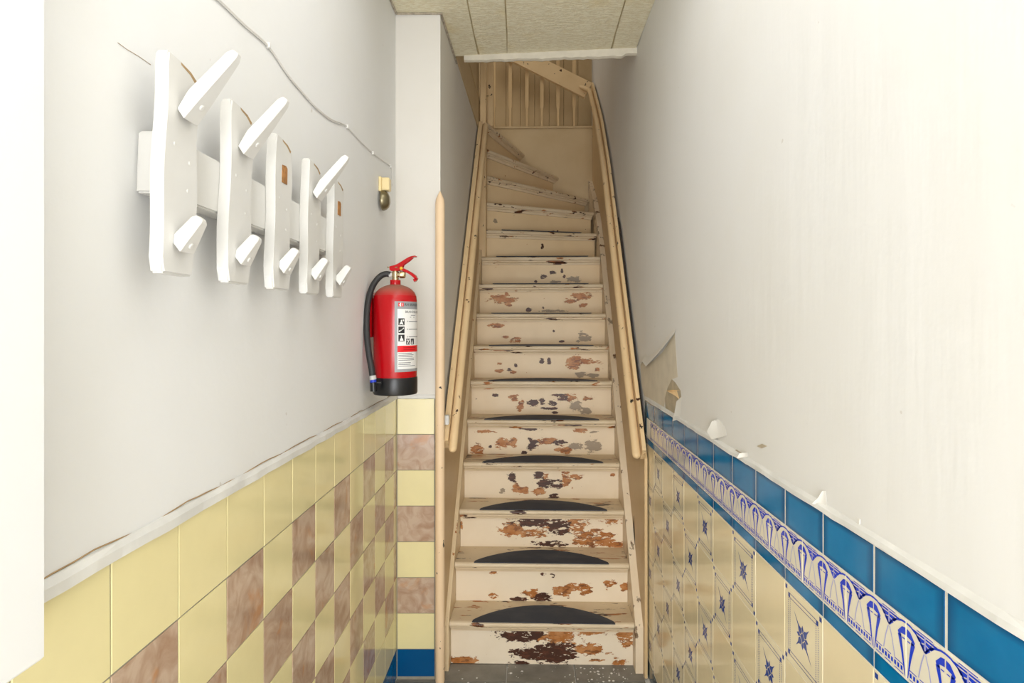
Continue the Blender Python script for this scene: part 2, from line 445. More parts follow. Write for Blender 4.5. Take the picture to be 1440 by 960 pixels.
def frieze_print(bm, fr, n):
    """two arches to a tile: cobalt tulips under pointed arches over a ladder band; arch joints fall mid tulip"""
    p, h = .0755, .079
    for c in (-p, 0, p):
        lo, hi = -p+.0006, p-.0006
        def Q(x, y): return (max(lo, min(hi, c + x*p)), (y-.5)*h)
        inside = lambda x0, x1: c + x1*p > lo and c + x0*p < hi
        def rect(x0, y0, x1, y1, mi=1):
            if inside(x0, x1): quad(bm, fr, n, [Q(x0, y0), Q(x1, y0), Q(x1, y1), Q(x0, y1)], mi)
        def poly(pts, mi=1):
            xs_ = [a for a, _ in pts]
            if inside(min(xs_), max(xs_)): quad(bm, fr, n, [Q(*q) for q in pts], mi)
        def line(pts, wd, mi=1):
            for i in range(len(pts)-1):
                if inside(min(pts[i][0], pts[i+1][0]), max(pts[i][0], pts[i+1][0])):
                    w0 = wd[i:i+2] if isinstance(wd, (list, tuple)) else wd
                    stroke(bm, fr, n, [Q(*pts[i]), Q(*pts[i+1])], w0, mi)
        # ladder band
        for k in range(9): rect(.09+k*.094, .075, .09+k*.094+.055, .155)
        for x0, x1 in ((.08, .28), (.36, .56), (.66, .92)): rect(x0, .185, x1, .20); rect(x0, .025, x1, .04)
        for s in (-1, 1):
            # tulip (centred on x = 0 and x = 1 of the period)
            poly([(s*.015, .875), (s*.11, .855), (s*.235, .73), (s*.215, .68), (s*.14, .645), (s*.13, .69), (s*.15, .72), (s*.015, .745)][::s])
            line([(s*.185, .69), (s*.11, .42), (s*.035, .03)], [.0078, .0046, .0014])
            rect(min(s*.03, s*.11), .655, max(s*.03, s*.11), .675)
            # arch
            line([(s*.50, .71), (s*.42, .80), (s*.28, .90), (s*.12, .955), (0, .965)], .0027)
            line([(s*.48, .68), (s*.40, .48), (s*.33, .21)], .0018, 2)
        line([(.5, .70), (.34, .90), (.27, .985)], .0008, 2); line([(.5, .70), (.66, .90), (.73, .985)], .0008, 2)
        # striped triangle between arches
        for s in (-1, 1):
            f = lambda x: .5 + s*x
            poly([(f(.02), .70), (f(.14), .80), (f(.02), .835)][::s])
            poly([(f(.02), .855), (f(.16), .82), (f(.25), .90), (f(.02), .905)][::s])
            poly([(f(.02), .925), (f(.28), .925), (f(.32), .955), (f(.02), .955)][::s])
        line([(.30, .985), (.70, .985)], .0012)
        rect(.485, .72, .515, .96, 2)
        rect(-.008, .0, .008, .22, 2)
    return [PRINT, PRINTL]

bm = bmesh.new(); box(bm, XR+.0009, XR+.008, -.35, 2.5935, 0, 1.1785)
part('grout_bed', bm, GROUTR, wr)
ZB1, ZB0, ZF0, ZS0 = 1.1775, 1.1035, 1.0205, .9928
YR = 2.4055                                              # farthest full joint
for i in range(-1, 18):
    y1 = YR - PITCH*i; y0 = y1-PITCH; yc = (y0+y1)/2
    if i == -1: y0, y1 = YR, 2.5575; yc = (y0+y1)/2
    X = XR+.006
    tile(wr, y1-y0-.0048, ZB1-ZB0-.002, FRR, BLUE, (X, yc, (ZB1+ZB0)/2), 'Rb')
    tile(wr, y1-y0-.003, ZF0-ZS0-.002, FRR, BLUE, (X, yc, (ZF0+ZS0)/2), 'Rs', name='border_tile')
    for r in range(6):
        z1 = ZS0 - PITCH*r
        star = (i + r) % 2 == 0
        if star: tile(wr, PITCH-.0018, PITCH-.0018, FRR, STARG, (X, yc, z1-PITCH/2), 'Rstar', star_print, 'patterned_tile')
        else: tile(wr, PITCH-.0018, PITCH-.0018, FRR, CREAM, (X, yc, z1-PITCH/2), 'Rc')
    tile(wr, y1-y0-.002, ZS0-PITCH*6-.008, FRR, BORDER, (X, yc, (ZS0-PITCH*6)/2+.001), 'Rsk', name='skirting_tile')
    if i >= 0:
        tile(wr, PITCH-.0014, ZB0-ZF0-.0022, FRR, FRIEZEG, (X, y1, (ZB0+ZF0)/2), 'Rf', frieze_print, 'frieze_tile')
for r in range(8):
    z1 = ZB1 - PITCH*r; z0 = max(.004, z1-PITCH)
    tile(wr, .034, z1-z0-.002, FRR, BORDER, (XR+.006, 2.5758, (z0+z1)/2), 'Rbd', name='border_tile')

# ledges over the tiling
def ledge(name, path, prof, mat, seed):
    bm = bmesh.new(); rnd = random.Random(seed); rings = []
    for (p, d) in path:
        j = rnd.uniform(-.0018, .0018); k = rnd.uniform(-.0015, .0015)
        rings.append([bm.verts.new((p[0] + d[0]*(n+j*(n > .004)), p[1] + d[1]*(n+j*(n > .004)), z+k*(n > .004))) for n, z in prof])
    m = len(prof)
    for r_0, r_1 in zip(rings, rings[1:]):
        for q in range(m): bm.faces.new((r_0[q], r_0[(q+1) % m], r_1[(q+1) % m], r_1[q]))
    bm.faces.new(rings[0][::-1]); bm.faces.new(rings[-1])
    return part(name, bm, mat, kind='structure')
pr = [(0, ZT-.001), (.0095, ZT), (.0095, ZT+.014), (.004, ZT+.021), (0, ZT+.022)]
t1 = ledge('trim_1', [((-.556, y), (1, 0)) for y in [-.25+.05*i for i in range(56)]], pr, CAPM, 1)
pr2 = [(0, ZT-.001), (.006, ZT), (.006, ZT+.012), (.002, ZT+.018), (0, ZT+.018)]
t2 = ledge('trim_2', [((x, YP), (0, -1)) for x in [-.545+.02*i for i in range(9)]], pr2, CAPM, 2)
pr3 = [(0, 1.1780), (.0075, 1.1785), (.006, 1.187), (0, 1.193)]
t3 = ledge('trim_3', [((XR+.005, y), (-1, 0)) for y in [-.35+.05*i for i in range(59)]], pr3, CAPM, 3)
# ochre crack that runs along the ledge
bm = bmesh.new(); pts = []
for i in range(60):
    y = .45 + i*.0345; pts.append((-.5555, y, ZT+.0225+.002*math.sin(i*.9)+random.uniform(-.0012, .0012)))
tube(bm, pts, .0011, 5); part('crack', bm, STAINM, t1)

# door-side jamb: thick plaster return near the camera that stops above the tiles
bm = bmesh.new(); box(bm, -.556, -.500, -.4, .616, 1.160, 2.828, .004)
part('trim_4', bm, M('jamb_white_paint', (.82, .82, .81), .6, bump=.15, bsc=12, bd=.004), kind='structure')

# ceiling of the corridor
eL, eR = W(-.46, .345), W(.46, .275)
bm = bmesh.new(); planprism(bm, [(-.72, -2.2), (.60, -2.2), (eR.x, eR.y), (eL.x, eL.y), (-.72, eL.y)], 2.8395, 2.98)
ceil = part('ceiling', bm, CEILJ, kind='structure')
xj = [(-.556, -.556), (-.250, -.236), (-.078, -.091), (.400, .408), (.526, .53)]
for i in range(4):
    for (ya, yb) in ((-2.2, .25), (.25, 1.47), (1.47, 2.688), (2.688, None)):
        def X(k, y): return xj[k][0] + (xj[k][1]-xj[k][0])*max(0, (y-2.4))/.37
        def ye(x): return eR.y + (eL.y-eR.y)*(eR.x-x)/(eR.x-eL.x) - .012
        g = .003
        if yb is None: q = [(X(i, ya)+g, ya+.0015), (X(i+1, ya)-g, ya+.0015), (X(i+1, 2.8)-g, ye(X(i+1, 2.8))), (X(i, 2.9)+g, ye(X(i, 2.9)))]
        else: q = [(X(i, ya)+g, ya+.0015), (X(i+1, ya)-g, ya+.0015), (X(i+1, yb)-g, yb-.0015), (X(i, yb)+g, yb-.0015)]
        bm = bmesh.new(); planprism(bm, q, 2.832, 2.8395); part('ceiling_panel', bm, CEILP, ceil)
# ragged plaster lip along the ceiling's open edge
bm = bmesh.new(); N = 46; rings = []; rnd = random.Random(5)
for i in range(N+1):
    t = .085 + .915*i/N; p = eL.lerp(eR, t) + Vector((0, -.006, 0)); zb = 2.790 + .007*mnoise.noise((t*9, 0, 3)) + rnd.uniform(-.002, .002) + (.012 if t > .93 else 0) + .016*(1-t)
    rings.append([bm.verts.new((p.x, p.y + dy, z)) for dy, z in ((-.012, 2.833), (-.012, zb+.004), (.004, zb), (.016, zb+.003), (.016, 2.845))])
for r_0, r_1 in zip(rings, rings[1:]):
    for q in range(5): bm.faces.new((r_0[q], r_0[(q+1) % 5], r_1[(q+1) % 5], r_1[q]))
bm.faces.new(rings[0][::-1]); bm.faces.new(rings[-1]); part('ragged_lip', bm, LIPM, ceil)
# cracked bead where the ceiling meets pier and left wall
bm = bmesh.new(); p2 = W(lw, .40)
tube(bm, [(-.552, .2, 2.829), (-.552, 1.4, 2.828), (-.551, YP-.006, 2.827), (-.40, YP-.006, 2.828), (W(lw+.004, -.07).x, YP-.006, 2.827), (p2.x+.004, p2.y, 2.829)], .005, 6)
part('ceiling_bead', bm, M('cracked_caulk', lin((190, 178, 158)), .9, vary=.5, vsc=40), ceil)

# stairwell shell
bm = bmesh.new()
q0, q1 = W(-1.6, 2.42), W(.46, 2.42); q2, q3 = W(.46, 2.47), W(-1.6, 2.47)
planprism(bm, [tuple(q.xy) for q in (q0, q1, q2, q3)], 0, 3.165)
wb = part('wall_back', bm, UPPERP, kind='structure')
bm = bmesh.new(); k0, k1, k2, k3 = W(-1.6, 2.66), W(.46, 2.66), W(.46, 2.72), W(-1.6, 2.72)
planprism(bm, [tuple(q.xy) for q in (k0, k1, k2, k3)], 2.9, 5.0)
wu = part('wall_landing', bm, GAPM, kind='structure')
for i in range(16):
    u0 = -1.58 + i*.1275; bm = bmesh.new()
    box(bm, u0+.0008, u0+.1267, 2.644, 2.66, 3.0, 4.98, .003)
    part('plank', bm, PLANKP, wu, loc=SO, rot=(0, 0, YAW))
bm = bmesh.new(); ww0, ww1 = W(lw, 1.60), W(lw, 2.8)
box(bm, -1.75, -1.65, 2.4, 5.6, 0, 5.0); part('wall_far_left', bm, PIERW, kind='structure')
bm = bmesh.new(); box(bm, -1.7, .75, 2.4, 5.6, 5.0, 5.1); part('ceiling', bm, PLASTER, kind='structure')
bm = bmesh.new(); box(bm, -1.7, .60, 2.60, 2.70, 2.98, 5.0); part('wall_front', bm, PLASTER, kind='structure')
# string board of the floor above, over the stair's left wall
bm = bmesh.new(); box(bm, lw-.25, lw-.004, .10, 1.60, 2.851, 4.2)
box(bm, lw-.004, lw+.006, .42, 1.55, 2.856, 3.05); box(bm, lw-.004, lw+.012, .42, 1.55, 3.05, 3.08)
part('trim_5', bm, UPPERP, loc=SO, rot=(0, 0, YAW), kind='structure')

# ---------------------------------------------------------------- staircase
st = put('staircase', None, loc=SO, rot=(0, 0, YAW), label='steep cream painted wooden staircase with peeling risers climbing to a left turn', cat='staircase')
GO, RI, Z1 = .159, .196, .205
HW = .404
top = lambda i: Z1 + RI*(i-1)
BL = {
 1: [(.42,.80,.13,.20,'d'),(.60,.78,.10,.22,'o'),(.59,.33,.10,.33,'d'),(.40,.27,.09,.13,'d'),(.76,.40,.08,.14,'o'),(.78,.90,.08,.10,'o'),(.955,.75,.04,.26,'o'),(.06,.06,.08,.10,'o'),(.92,.05,.05,.10,'o'),(.80,.12,.05,.05,'o'),(.38,.04,.05,.06,'d')],
 2: [(.51,.77,.014,.07,'d'),(.56,.73,.014,.06,'d'),(.44,.20,.05,.12,'o'),(.50,.13,.05,.12,'d'),(.60,.32,.03,.14,'o'),(.65,.35,.04,.22,'o'),(.76,.33,.04,.18,'o'),(.89,.50,.045,.15,'o'),(.985,.42,.03,.14,'o'),(.22,.82,.03,.07,'o'),(.22,.14,.025,.08,'o'),(.75,.95,.02,.08,'o'),(.37,.05,.05,.06,'d'),(.42,.97,.03,.05,'d')],
 3: [(.44,.78,.10,.17,'d'),(.58,.78,.08,.16,'d'),(.62,.52,.06,.18,'d'),(.33,.50,.07,.18,'o'),(.44,.42,.09,.13,'o'),(.73,.72,.06,.30,'o'),(.76,.30,.06,.25,'o'),(.92,.90,.06,.17,'o'),(.84,.50,.04,.07,'o'),(.89,.25,.06,.18,'o'),(.97,.10,.04,.10,'o'),(.54,.10,.10,.08,'d'),(.005,.60,.012,.12,'o')],
 4: [(.31,.62,.028,.15,'d'),(.335,.38,.02,.10,'o'),(.37,.25,.06,.14,'o'),(.485,.74,.035,.15,'d'),(.515,.45,.045,.15,'d'),(.53,.66,.03,.10,'o'),(.49,.20,.04,.12,'o'),(.60,.42,.05,.16,'d'),(.66,.60,.03,.28,'o'),(.58,.06,.04,.07,'d'),(.72,.70,.05,.09,'o'),(.25,.22,.02,.09,'g'),(.96,.75,.018,.05,'o')],
 5: [(.07,.16,.04,.20,'o'),(.24,.36,.06,.16,'o'),(.31,.40,.03,.18,'o'),(.44,.33,.035,.18,'d'),(.55,.44,.08,.12,'o'),(.62,.38,.06,.12,'d'),(.67,.12,.06,.12,'o'),(.73,.28,.05,.16,'g'),(.85,.25,.05,.28,'g'),(.40,.86,.08,.08,'d'),(.55,.94,.09,.06,'d'),(.77,.82,.05,.12,'o'),(.12,.76,.07,.07,'o'),(.155,.24,.014,.06,'d'),(.86,.74,.03,.06,'g'),(.38,.05,.02,.06,'d')],
 6: [(.31,.56,.035,.11,'o'),(.355,.25,.028,.22,'o'),(.44,.38,.045,.13,'d'),(.51,.42,.02,.14,'d'),(.575,.40,.035,.12,'d'),(.67,.56,.05,.14,'d'),(.71,.58,.05,.12,'o'),(.74,.30,.05,.18,'g'),(.82,.12,.05,.14,'g'),(.84,.54,.04,.08,'o'),(.56,.20,.06,.06,'d'),(.62,.68,.05,.04,'d'),(.17,.66,.02,.05,'d'),(.60,.06,.03,.06,'d')],
 7: [(.76,.70,.06,.16,'o'),(.86,.60,.09,.12,'o'),(.74,.44,.06,.14,'o'),(.92,.30,.03,.08,'o'),(.79,.12,.05,.12,'g'),(.90,.10,.06,.08,'g'),(.505,.62,.02,.11,'d'),(.56,.62,.015,.12,'d'),(.18,.27,.04,.07,'o'),(.29,.20,.025,.06,'o'),(.19,.52,.02,.05,'o'),(.31,.45,.015,.09,'d'),(.26,.30,.02,.06,'d')],
 8: [(.15,.74,.055,.10,'o'),(.31,.17,.045,.11,'o'),(.22,.28,.03,.05,'o'),(.83,.28,.05,.22,'g'),(.79,.12,.03,.08,'g'),(.60,.50,.01,.06,'d'),(.66,.12,.02,.05,'d')],
 9: [(.15,.62,.09,.18,'o'),(.24,.55,.08,.12,'o'),(.22,.82,.015,.15,'o'),(.83,.70,.10,.16,'o'),(.74,.50,.045,.08,'o'),(.84,.36,.035,.10,'o'),(.24,.36,.03,.07,'o'),(.40,.17,.025,.10,'d'),(.52,.25,.01,.07,'d'),(.60,.12,.10,.05,'g')],
 10: [(.60,.56,.035,.09,'d'),(.52,.35,.025,.10,'d'),(.68,.62,.012,.10,'d'),(.70,.40,.012,.08,'d'),(.46,.18,.012,.06,'d'),(.78,.24,.06,.14,'g'),(.62,.15,.05,.08,'g')],
 11: [(.51,.60,.012,.10,'d'),(.71,.10,.02,.09,'d'),(.74,.14,.014,.07,'d')],
 12: [(.62,.12,.05,.12,'d'),(.54,.10,.012,.08,'d'),(.68,.20,.014,.08,'d'),(.42,.16,.03,.05,'d'),(.06,.50,.02,.12,'g')],
 13: [(.47,.06,.012,.10,'d'),(.50,.05,.014,.10,'d'),(.54,.08,.02,.14,'d')],
}
def nose_profile(t=.028, r=.013, n=7):
    return [(-r*math.sin(math.pi*(k/(n-1))) if 0 < k < n-1 else 0, -t/2 - t/2*math.cos(math.pi*k/(n-1)) * -1 * -1) for k in range(n)]
def tread_along(i, A, B, back):
    """tread i whose rounded nosing runs from A to B (local plan points); back = remaining plan points, counterclockwise"""
    A, B = Vector(A), Vector(B); z = top(i); d = (B-A).normalized(); o = Vector((d.y, -d.x))     # o points to the front
    T = .028; r = .013; bm = bmesh.new()
    plan = [A - o*r, B - o*r] + [Vector(p) for p in back]
    prism(bm, [tuple(p) for p in plan], lambda a, b, c: (a, b, c), z-T, z)
    prof = []
    for k in range(9):
        a_ = -math.pi/2 + math.pi*k/8; prof.append((r*math.cos(a_), z - T/2 + T/2*math.sin(a_)))
    ra = [[bm.verts.new((*(p - o*r + o*q), h)) for q, h in prof] for p in (A, B)]
    for k in range(8): bm.faces.new((ra[0][k], ra[1][k], ra[1][k+1], ra[0][k+1]))
    bm.faces.new(ra[0][::-1]); bm.faces.new(ra[1])
    t = part('tread', bm, TREADP, st, smooth=True)
    # scotia moulding under the nosing
    bm = bmesh.new()
    mp = [(-.043, z-T), (-.014, z-T), (-.014, z-T-.006), (-.022, z-T-.009), (-.028, z-T-.017), (-.030, z-T-.024), (-.043, z-T-.024)]
    e = d*.001
    ra = [[bm.verts.new((*(p + o*q), h)) for q, h in mp] for p in (A+e, B-e)]
    for k in range(7): bm.faces.new((ra[0][k], ra[1][k], ra[1][(k+1) % 7], ra[0][(k+1) % 7]))
    bm.faces.new(ra[0][::-1]); bm.faces.new(ra[1])
    part('nosing_moulding', bm, NOSEP, t)
    # riser below, with its own object origin at the riser's foot so that its worn patches sit where they are
    L = (B-A).length; mid = (A+B)/2 - o*.044; zb = 0 if i == 1 else top(i-1)
    bm = bmesh.new(); box(bm, -L/2, L/2, 0, .016, 0, z-T-zb)
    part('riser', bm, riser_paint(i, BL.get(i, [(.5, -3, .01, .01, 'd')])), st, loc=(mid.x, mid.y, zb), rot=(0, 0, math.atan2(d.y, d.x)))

for i in range(1, 10):
    v = GO*(i-1); tread_along(i, (-HW, v), (HW, v), [(HW, v+GO+.044), (-HW, v+GO+.044)])
v10 = GO*9
wind = {10: ((-HW, v10), (HW, v10)), 11: ((-.374, 1.50), (HW, 1.69)), 12: ((-.374, 1.53), (HW, 1.92)), 13: ((-.374, 1.565), (HW, 2.375)),
        14: ((-.374, 1.60), (.155, 2.415)), 15: ((-.374, 1.64), (-.135, 2.415)), 16: ((-.42, 1.66), (-.42, 2.415)), 17: ((-.64, 1.66), (-.64, 2.415))}
def ext(p, q, k=.05):
    p, q = Vector(p), Vector(q); d = (q-p).normalized(); o = Vector((-d.y, d.x)); return tuple(p+o*k), tuple(q+o*k)
tread_along(10, *wind[10], [(HW, 1.735), (-.374, 1.545), (-.374, 1.458), (-HW, 1.458)])
tread_along(11, *wind[11], [(HW, 1.965), (-.374, 1.575)])
tread_along(12, *wind[12], [(HW, 2.415), (-.374, 1.61)])
tread_along(13, *wind[13], [(HW, 2.415), (.12, 2.415), (-.374, 1.66)])
tread_along(14, *wind[14], [(-.18, 2.415), (-.374, 1.70)])
tread_along(15, *wind[15], [(-.47, 2.415), (-.47, 1.66), (-.40, 1.66)])
tread_along(16, *wind[16], [(-.69, 2.415), (-.69, 1.66)])
tread_along(17, *wind[17], [(-.90, 2.415), (-.90, 1.66)])

# strings
pitch = lambda v, c: c + RI/GO*v
def side(bm, pts, u0, u1, bev=0): prism(bm, pts, lambda a, b, d: (d, a, b), u0, u1, 0, bev)
bm = bmesh.new(); side(bm, [(-.02, .001), (-.02, .20), (1.455, pitch(1.455, .225)), (1.455, pitch(1.455, -.25)), (.30, .001)], -.4225, -.405)
part('string', bm, STRING, st)
bm = bmesh.new(); side(bm, [(-.02, .001), (-.02, .20), (1.42, pitch(1.42, .225)), (1.69, 2.25), (1.92, 2.43), (2.415, 2.72), (2.415, 2.2), (1.5, 1.55), (.30, .001)], .405, .438)
part('string', bm, paint('worn_string_paint', lin((236, 218, 190)), .60, 20, (1, 1, .5), .2, (GREYW, lin((120, 92, 66)))), st)
# dark split between the right string and the wall
bm = bmesh.new(); side(bm, [(.20, .38), (.205, .52), (.235, .60), (.25, .56), (.232, .45), (.215, .36)], .4375, .4395)
part('split', bm, GAPM, st)
# tan boarded dado under each handrail
lr = lambda v: 1.075 + 1.233*v
rr = lambda v: 1.030 + 1.233*v
bm = bmesh.new(); side(bm, [(-.045, .001), (-.045, .96), (1.455, lr(1.455)-.03), (1.455, 1.9), (.2, .001)], -.4318, -.4228)
part('dado_panel', bm, TAN, st)
RP = [(-.06, .956), (.4, rr(.4)), (.8, rr(.8)), (1.15, rr(1.15)), (1.35, 2.66), (1.62, 2.925), (1.85, 3.11), (2.08, 3.285), (2.25, 3.41)]
bm = bmesh.new(); side(bm, [(-.055, .001)] + [(v+.01, z-.02) for v, z in RP] + [(2.415, 3.46), (2.415, 2.2), (1.4, 1.4), (.2, .001)], .4385, .4505)
part('dado_panel', bm, TAN, st)
# turning newel
bm = bmesh.new(); box(bm, -.4315, -.3765, 1.460, 1.560, top(10)+.0005, 2.90, .003); part('newel_post', bm, RAILP, st)
bm = bmesh.new(); box(bm, -.418, -.3775, 1.475, 1.530, 2.90, 3.35, .004); part('newel_post', bm, RAILP, st)
bm = bmesh.new(); box(bm, -.392, -.345, 1.705, 1.755, top(15)+.0005, 4.2, .004); part('upper_newel', bm, RAILP, st)

# ---------------------------------------------------------------- handrails
hl = put('handrail', None, loc=SO, rot=(0, 0, YAW), label='cream wall handrail on the left of the stairs, nearest the red extinguisher', cat='handrail')
def arc(path):
    return [Vector(p) for p in path]
zz = [-.075, .3, .7, 1.1, 1.455]
bm = bmesh.new(); tube(bm, [(-.3785, v, lr(v)) for v in zz], .0185, 12, round_ends=True); part('rail', bm, RAILP, hl, smooth=True)
bm = bmesh.new(); sweep(bm, [(-.409, v, lr(v)) for v in (-.064, .7, 1.453)], [(-.012, -.032), (.012, -.032), (.012, -.012), (.006, -.006), (.006, .006), (.012, .012), (.012, .032), (-.012, .032)])
part('backing_board', bm, RAILP, hl)
bm = bmesh.new(); box(bm, -.4215, -.398, -.062, -.030, 1.078, 1.118, .003); box(bm, -.416, -.404, -.0635, -.061, 1.086, 1.110)
part('bracket', bm, CAPM, hl, label='white painted bracket')
hr = put('handrail', None, loc=SO, rot=(0, 0, YAW), label='cream handrail on the right wall, bending at the top along the back', cat='handrail')
path = [(.402, v, z) for v, z in RP] + [(.385, 2.32, 3.455), (.34, 2.355, 3.49)]
bm = bmesh.new(); tube(bm, spline(path, 4), .0185, 12, round_ends=True); part('rail', bm, RAILP, hr, smooth=True)
bm = bmesh.new(); sweep(bm, spline([(.4305, v, z) for v, z in RP] + [(.4305, 2.36, 3.49)], 3), [(-.0075, -.042), (.009, -.042), (.009, -.012), (.002, -.006), (.002, .008), (.009, .014), (.009, .036), (-.0075, .036)][::-1])
part('backing_board', bm, RAILP, hr)
bm = bmesh.new(); sweep(bm, [(.40, 2.392, 3.47), (.2, 2.392, 3.572), (-.5, 2.392, 3.93)],
    [(-.018, -.068), (.018, -.068), (.018, -.036), (.007, -.030), (.007, .034), (.020, .042), (.020, .068), (-.018, .068)])
part('back_rail', bm, RAILP, hr)

# ---------------------------------------------------------------- balustrade on the back panel
bal = put('balustrade', None, loc=SO, rot=(0, 0, YAW), label='row of thin flared tan balusters above the back panel of the stairwell', cat='balustrade')
bm = bmesh.new(); box(bm, -.60, .448, 2.412, 2.478, 3.1655, 3.183, .003); part('bottom_rail', bm, UPPERP, bal)
prof = [(3.1835, .0095), (3.34, .012), (3.352, .016), (3.372, .0175), (3.9, .0165), (4.25, .015)]
bm = bmesh.new(); rings = []
for z, h in prof: rings.append([bm.verts.new((a*h*.85, b*.011, z)) for a, b in ((-1, -1), (1, -1), (1, 1), (-1, 1))])
for r_0, r_1 in zip(rings, rings[1:]):
    for q in range(4): bm.faces.new((r_0[q], r_0[(q+1) % 4], r_1[(q+1) % 4], r_1[q]))
bm.faces.new(rings[0][::-1]); bm.faces.new(rings[-1])
bme = mesh(bm, 'baluster', paint('baluster_paint', lin((216, 186, 140)), .77, 12))
for u in (-.395, -.257, -.115, .012, .149, .285): put('baluster', bme, bal, (u, 2.438, 0))
bm = bmesh.new(); box(bm, -.60, .448, 2.42, 2.475, 4.25, 4.30); part('top_rail', bm, UPPERP, bal)

# ---------------------------------------------------------------- rubber stair mats
ordn = ['lowest step', 'second step', 'third step', 'fourth step', 'fifth step', 'sixth step', 'seventh step', 'eighth step', 'ninth step', 'tenth step', 'eleventh step']
def mat_mesh(wd, dp):
    bm = bmesh.new(); n = 22; pts = [(-wd/2, 0), (wd/2, 0)]
    for k in range(1, n):
        a = k/n; x = wd/2*math.cos(math.pi*a)
        pts.append((x*1.0, .012 + (dp-.012)*(max(0, 1-(2*x/wd)**2))**.85))
    prism(bm, pts, lambda a, b, c: (a, b, c), 0, .0035); return mesh(bm, 'stair_mat', RUBBER)
mm = mat_mesh(.625, .160); mw = mat_mesh(.58, .13)
for i in range(1, 12):
    if i < 11: p = W(.004 + random.uniform(-.006, .006), GO*(i-1)-.004, top(i)+.0003); rz = YAW + R(random.uniform(-.5, .5))
    else:
        d = Vector(wind[11][1])-Vector(wind[11][0]); p = W(.01, 1.592, top(11)+.0003); rz = YAW + math.atan2(d.y, d.x)
    lab = 'black half-moon rubber mat on the %s%s' % (ordn[i-1], ' of the stairs' if i == 1 else ' from the floor')
    if i == 11: lab = 'black rubber mat on the eleventh step, where the stairs begin to turn'
    put('stair_mat', mw if i == 11 else mm, None, p, (0, 0, rz), lab, 'stair mat', 'black rubber mats on the stairs')

# ---------------------------------------------------------------- pencil-tipped corner post
bm = bmesh.new(); prof = []
box_r = .0195
oct_ = [(math.cos(2*math.pi*k/16), math.sin(2*math.pi*k/16)) for k in range(16)]
rings = []
for z, r_ in ((0.0, .93), (.01, 1), (1.0, 1.0), (2.015, 1), (2.035, .88), (2.068, .12)):
    rings.append([bm.verts.new((x*box_r*r_*1.02, y*box_r*r_, z)) for x, y in oct_])
for a0, a1 in zip(rings, rings[1:]):
    for k in range(16): bm.faces.new((a0[k], a0[(k+1) % 16], a1[(k+1) % 16], a1[k]))
bm.faces.new(rings[0][::-1]); bm.faces.new(rings[-1])
put('corner_post', mesh(bm, 'corner_post', POSTP, True, 30), None, (-.3635, 2.4885, .0003), label='tall peach painted round post with a pencil tip at the tiled corner', cat='post')
bm = bmesh.new(); box(bm, -.3870, -.3815, 2.4995, 2.5085, .0, 1.19)
part('trim_6', bm, M('slate_grey_edge', lin((120, 116, 104)), .8, vary=.4, vsc=12), kind='structure')

